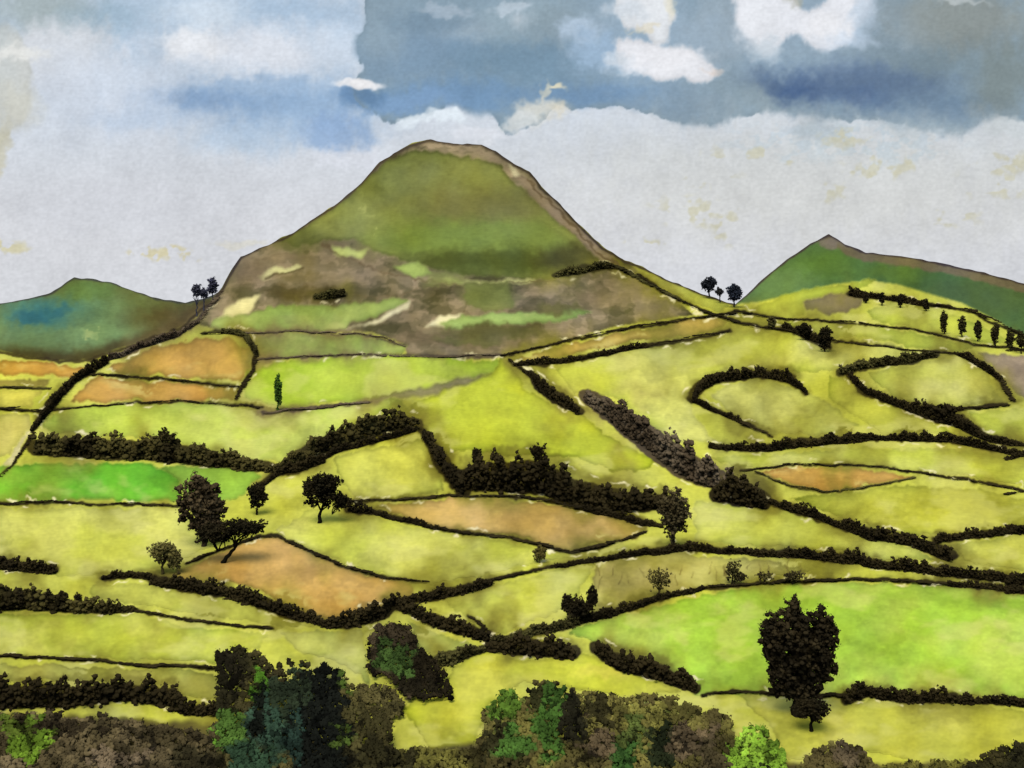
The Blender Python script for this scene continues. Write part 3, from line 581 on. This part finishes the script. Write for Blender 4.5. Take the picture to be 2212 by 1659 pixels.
sp([(1572,-60),(1700,-60),(1720,20),(1742,30),(1790,12),(1820,-60),(1880,-60),(1890,40),(1850,90),(1800,118),(1745,104),(1712,60),(1690,92),(1676,128),(1640,112),(1600,66)],(230,232,238),.95,wide=.12); sb(1715,0,18,26,(170,172,160),.7,.5); sb(1830,96,60,18,(190,206,224),.7,.6); sb(1645,60,40,44,(228,231,237),.7,.5); sb(1668,112,26,24,(196,208,218),.7,.6); sb(1790,66,56,34,(233,234,238),.7,.5); sb(1880,40,24,50,(182,200,218),.6,.6)
sp([(1100,30),(1130,22),(1150,50),(1120,60),(1096,48)],(200,212,222),.9,wide=.15); sb(1100,8,40,14,(186,200,212),.8,.4); sb(960,12,50,12,(176,190,204),.6,.5); sb(2080,6,40,8,(200,208,210),.6,.5)
sp([(728,180),(770,172),(800,166),(836,180),(800,190),(760,192)],(234,235,238),1,feather=.2); sb(780,180,50,9,(236,236,238),.9,.4,w=.4)
sb(1195,186,22,10,(222,216,190),.9,.4); sb(1170,205,8,26,(224,216,190),.6,.6); sb(1175,245,46,20,(220,218,208),.8,.6); sb(1130,270,34,18,(216,219,218),.8,.4); sb(1205,235,16,16,(216,206,180),.4,.6)
sb(940,262,60,14,(222,232,240),.9,.4); sb(1040,290,70,16,(218,222,230),.8,.4); sb(760,330,90,20,(214,218,227),.7,.5)
sb(1700,300,130,30,(190,206,222),.8,.6,nz=.5); sb(1900,310,160,40,(186,204,220),.8,.6,nz=.45); sb(1760,285,60,24,(150,168,182),.5,.6); sb(1965,262,60,30,(150,170,184),.5,.7)
for cx,cy,rx,ry in [(1540,390,40,50),(1480,450,60,22),(1560,480,30,40),(1900,352,60,18),(2150,400,60,22),(1770,410,60,16),(1390,520,30,10),(1930,360,50,12),(2170,350,50,16),(1660,330,60,10),(1830,300,40,14),(2050,470,60,14)]: sb(cx,cy,rx*1.3,ry*1.3,(194,189,152),.75,.5,nz=.24,ns=30)
sb(345,545,60,13,(208,200,162),.85,.4,nz=.6); sb(25,535,55,14,(208,202,166),.85,.4,nz=.6); sb(520,520,60,8,(212,208,190),.5,.5)
sb(1800,400,600,130,(206,207,200),.5,.7); sb(250,450,200,60,(206,209,216),.6,.7); sb(2190,280,60,20,(200,207,210),.8,.4)
K_*= (1+.03*fbm(SU,SV,60,870,4)+.022*vn(SU,SV,5,880)+.016*vn(SU*.35,SV,3.2,881))[...,None]
K_=np.clip(K_*1.01,0,250)
dirs=np.stack([(SU-CX)/F,np.ones_like(SU),-(SV-CY)/F],-1); dirs/=np.linalg.norm(dirs,axis=-1,keepdims=True)
SK=dirs*9000+np.array([0,0,CAMZ])
sk=mkmesh('sky',SK.reshape(-1,3),gridfaces(*SU.shape),lin(K_).reshape(-1,3),M_SKY)
# ---------------------------------------------------------------- light and camera
w=bpy.data.worlds.new('World'); bpy.context.scene.world=w; w.use_nodes=True; nt=w.node_tree
st=nt.nodes.new('ShaderNodeTexSky'); st.sky_type='NISHITA'; st.sun_disc=False; el=math.radians(60); az=math.radians(200)
st.sun_elevation=el; st.sun_rotation=az; nt.links.new(st.outputs[0],nt.nodes['Background'].inputs[0]); nt.nodes['Background'].inputs[1].default_value=.13
sl=bpy.data.lights.new('sun','SUN'); sl.energy=2.5; sl.angle=math.radians(40); sl.color=(1,.95,.86); so=bpy.data.objects.new('sun',sl); bpy.context.scene.collection.objects.link(so)
d=Vector((math.sin(az)*math.cos(el),math.cos(az)*math.cos(el),math.sin(el))); so.rotation_euler=d.to_track_quat('Z','Y').to_euler()
cam=bpy.data.cameras.new('camera'); co=bpy.data.objects.new('camera',cam); bpy.context.scene.collection.objects.link(co)
co.location=(0,0,CAMZ); co.rotation_euler=(math.radians(90),0,0); cam.sensor_width=36; cam.lens=36*F/2212; cam.clip_end=60000; cam.clip_start=.5
sc=bpy.context.scene; sc.camera=co; sc.view_settings.view_transform='Standard'; sc.view_settings.look='None'; sc.view_settings.exposure=0
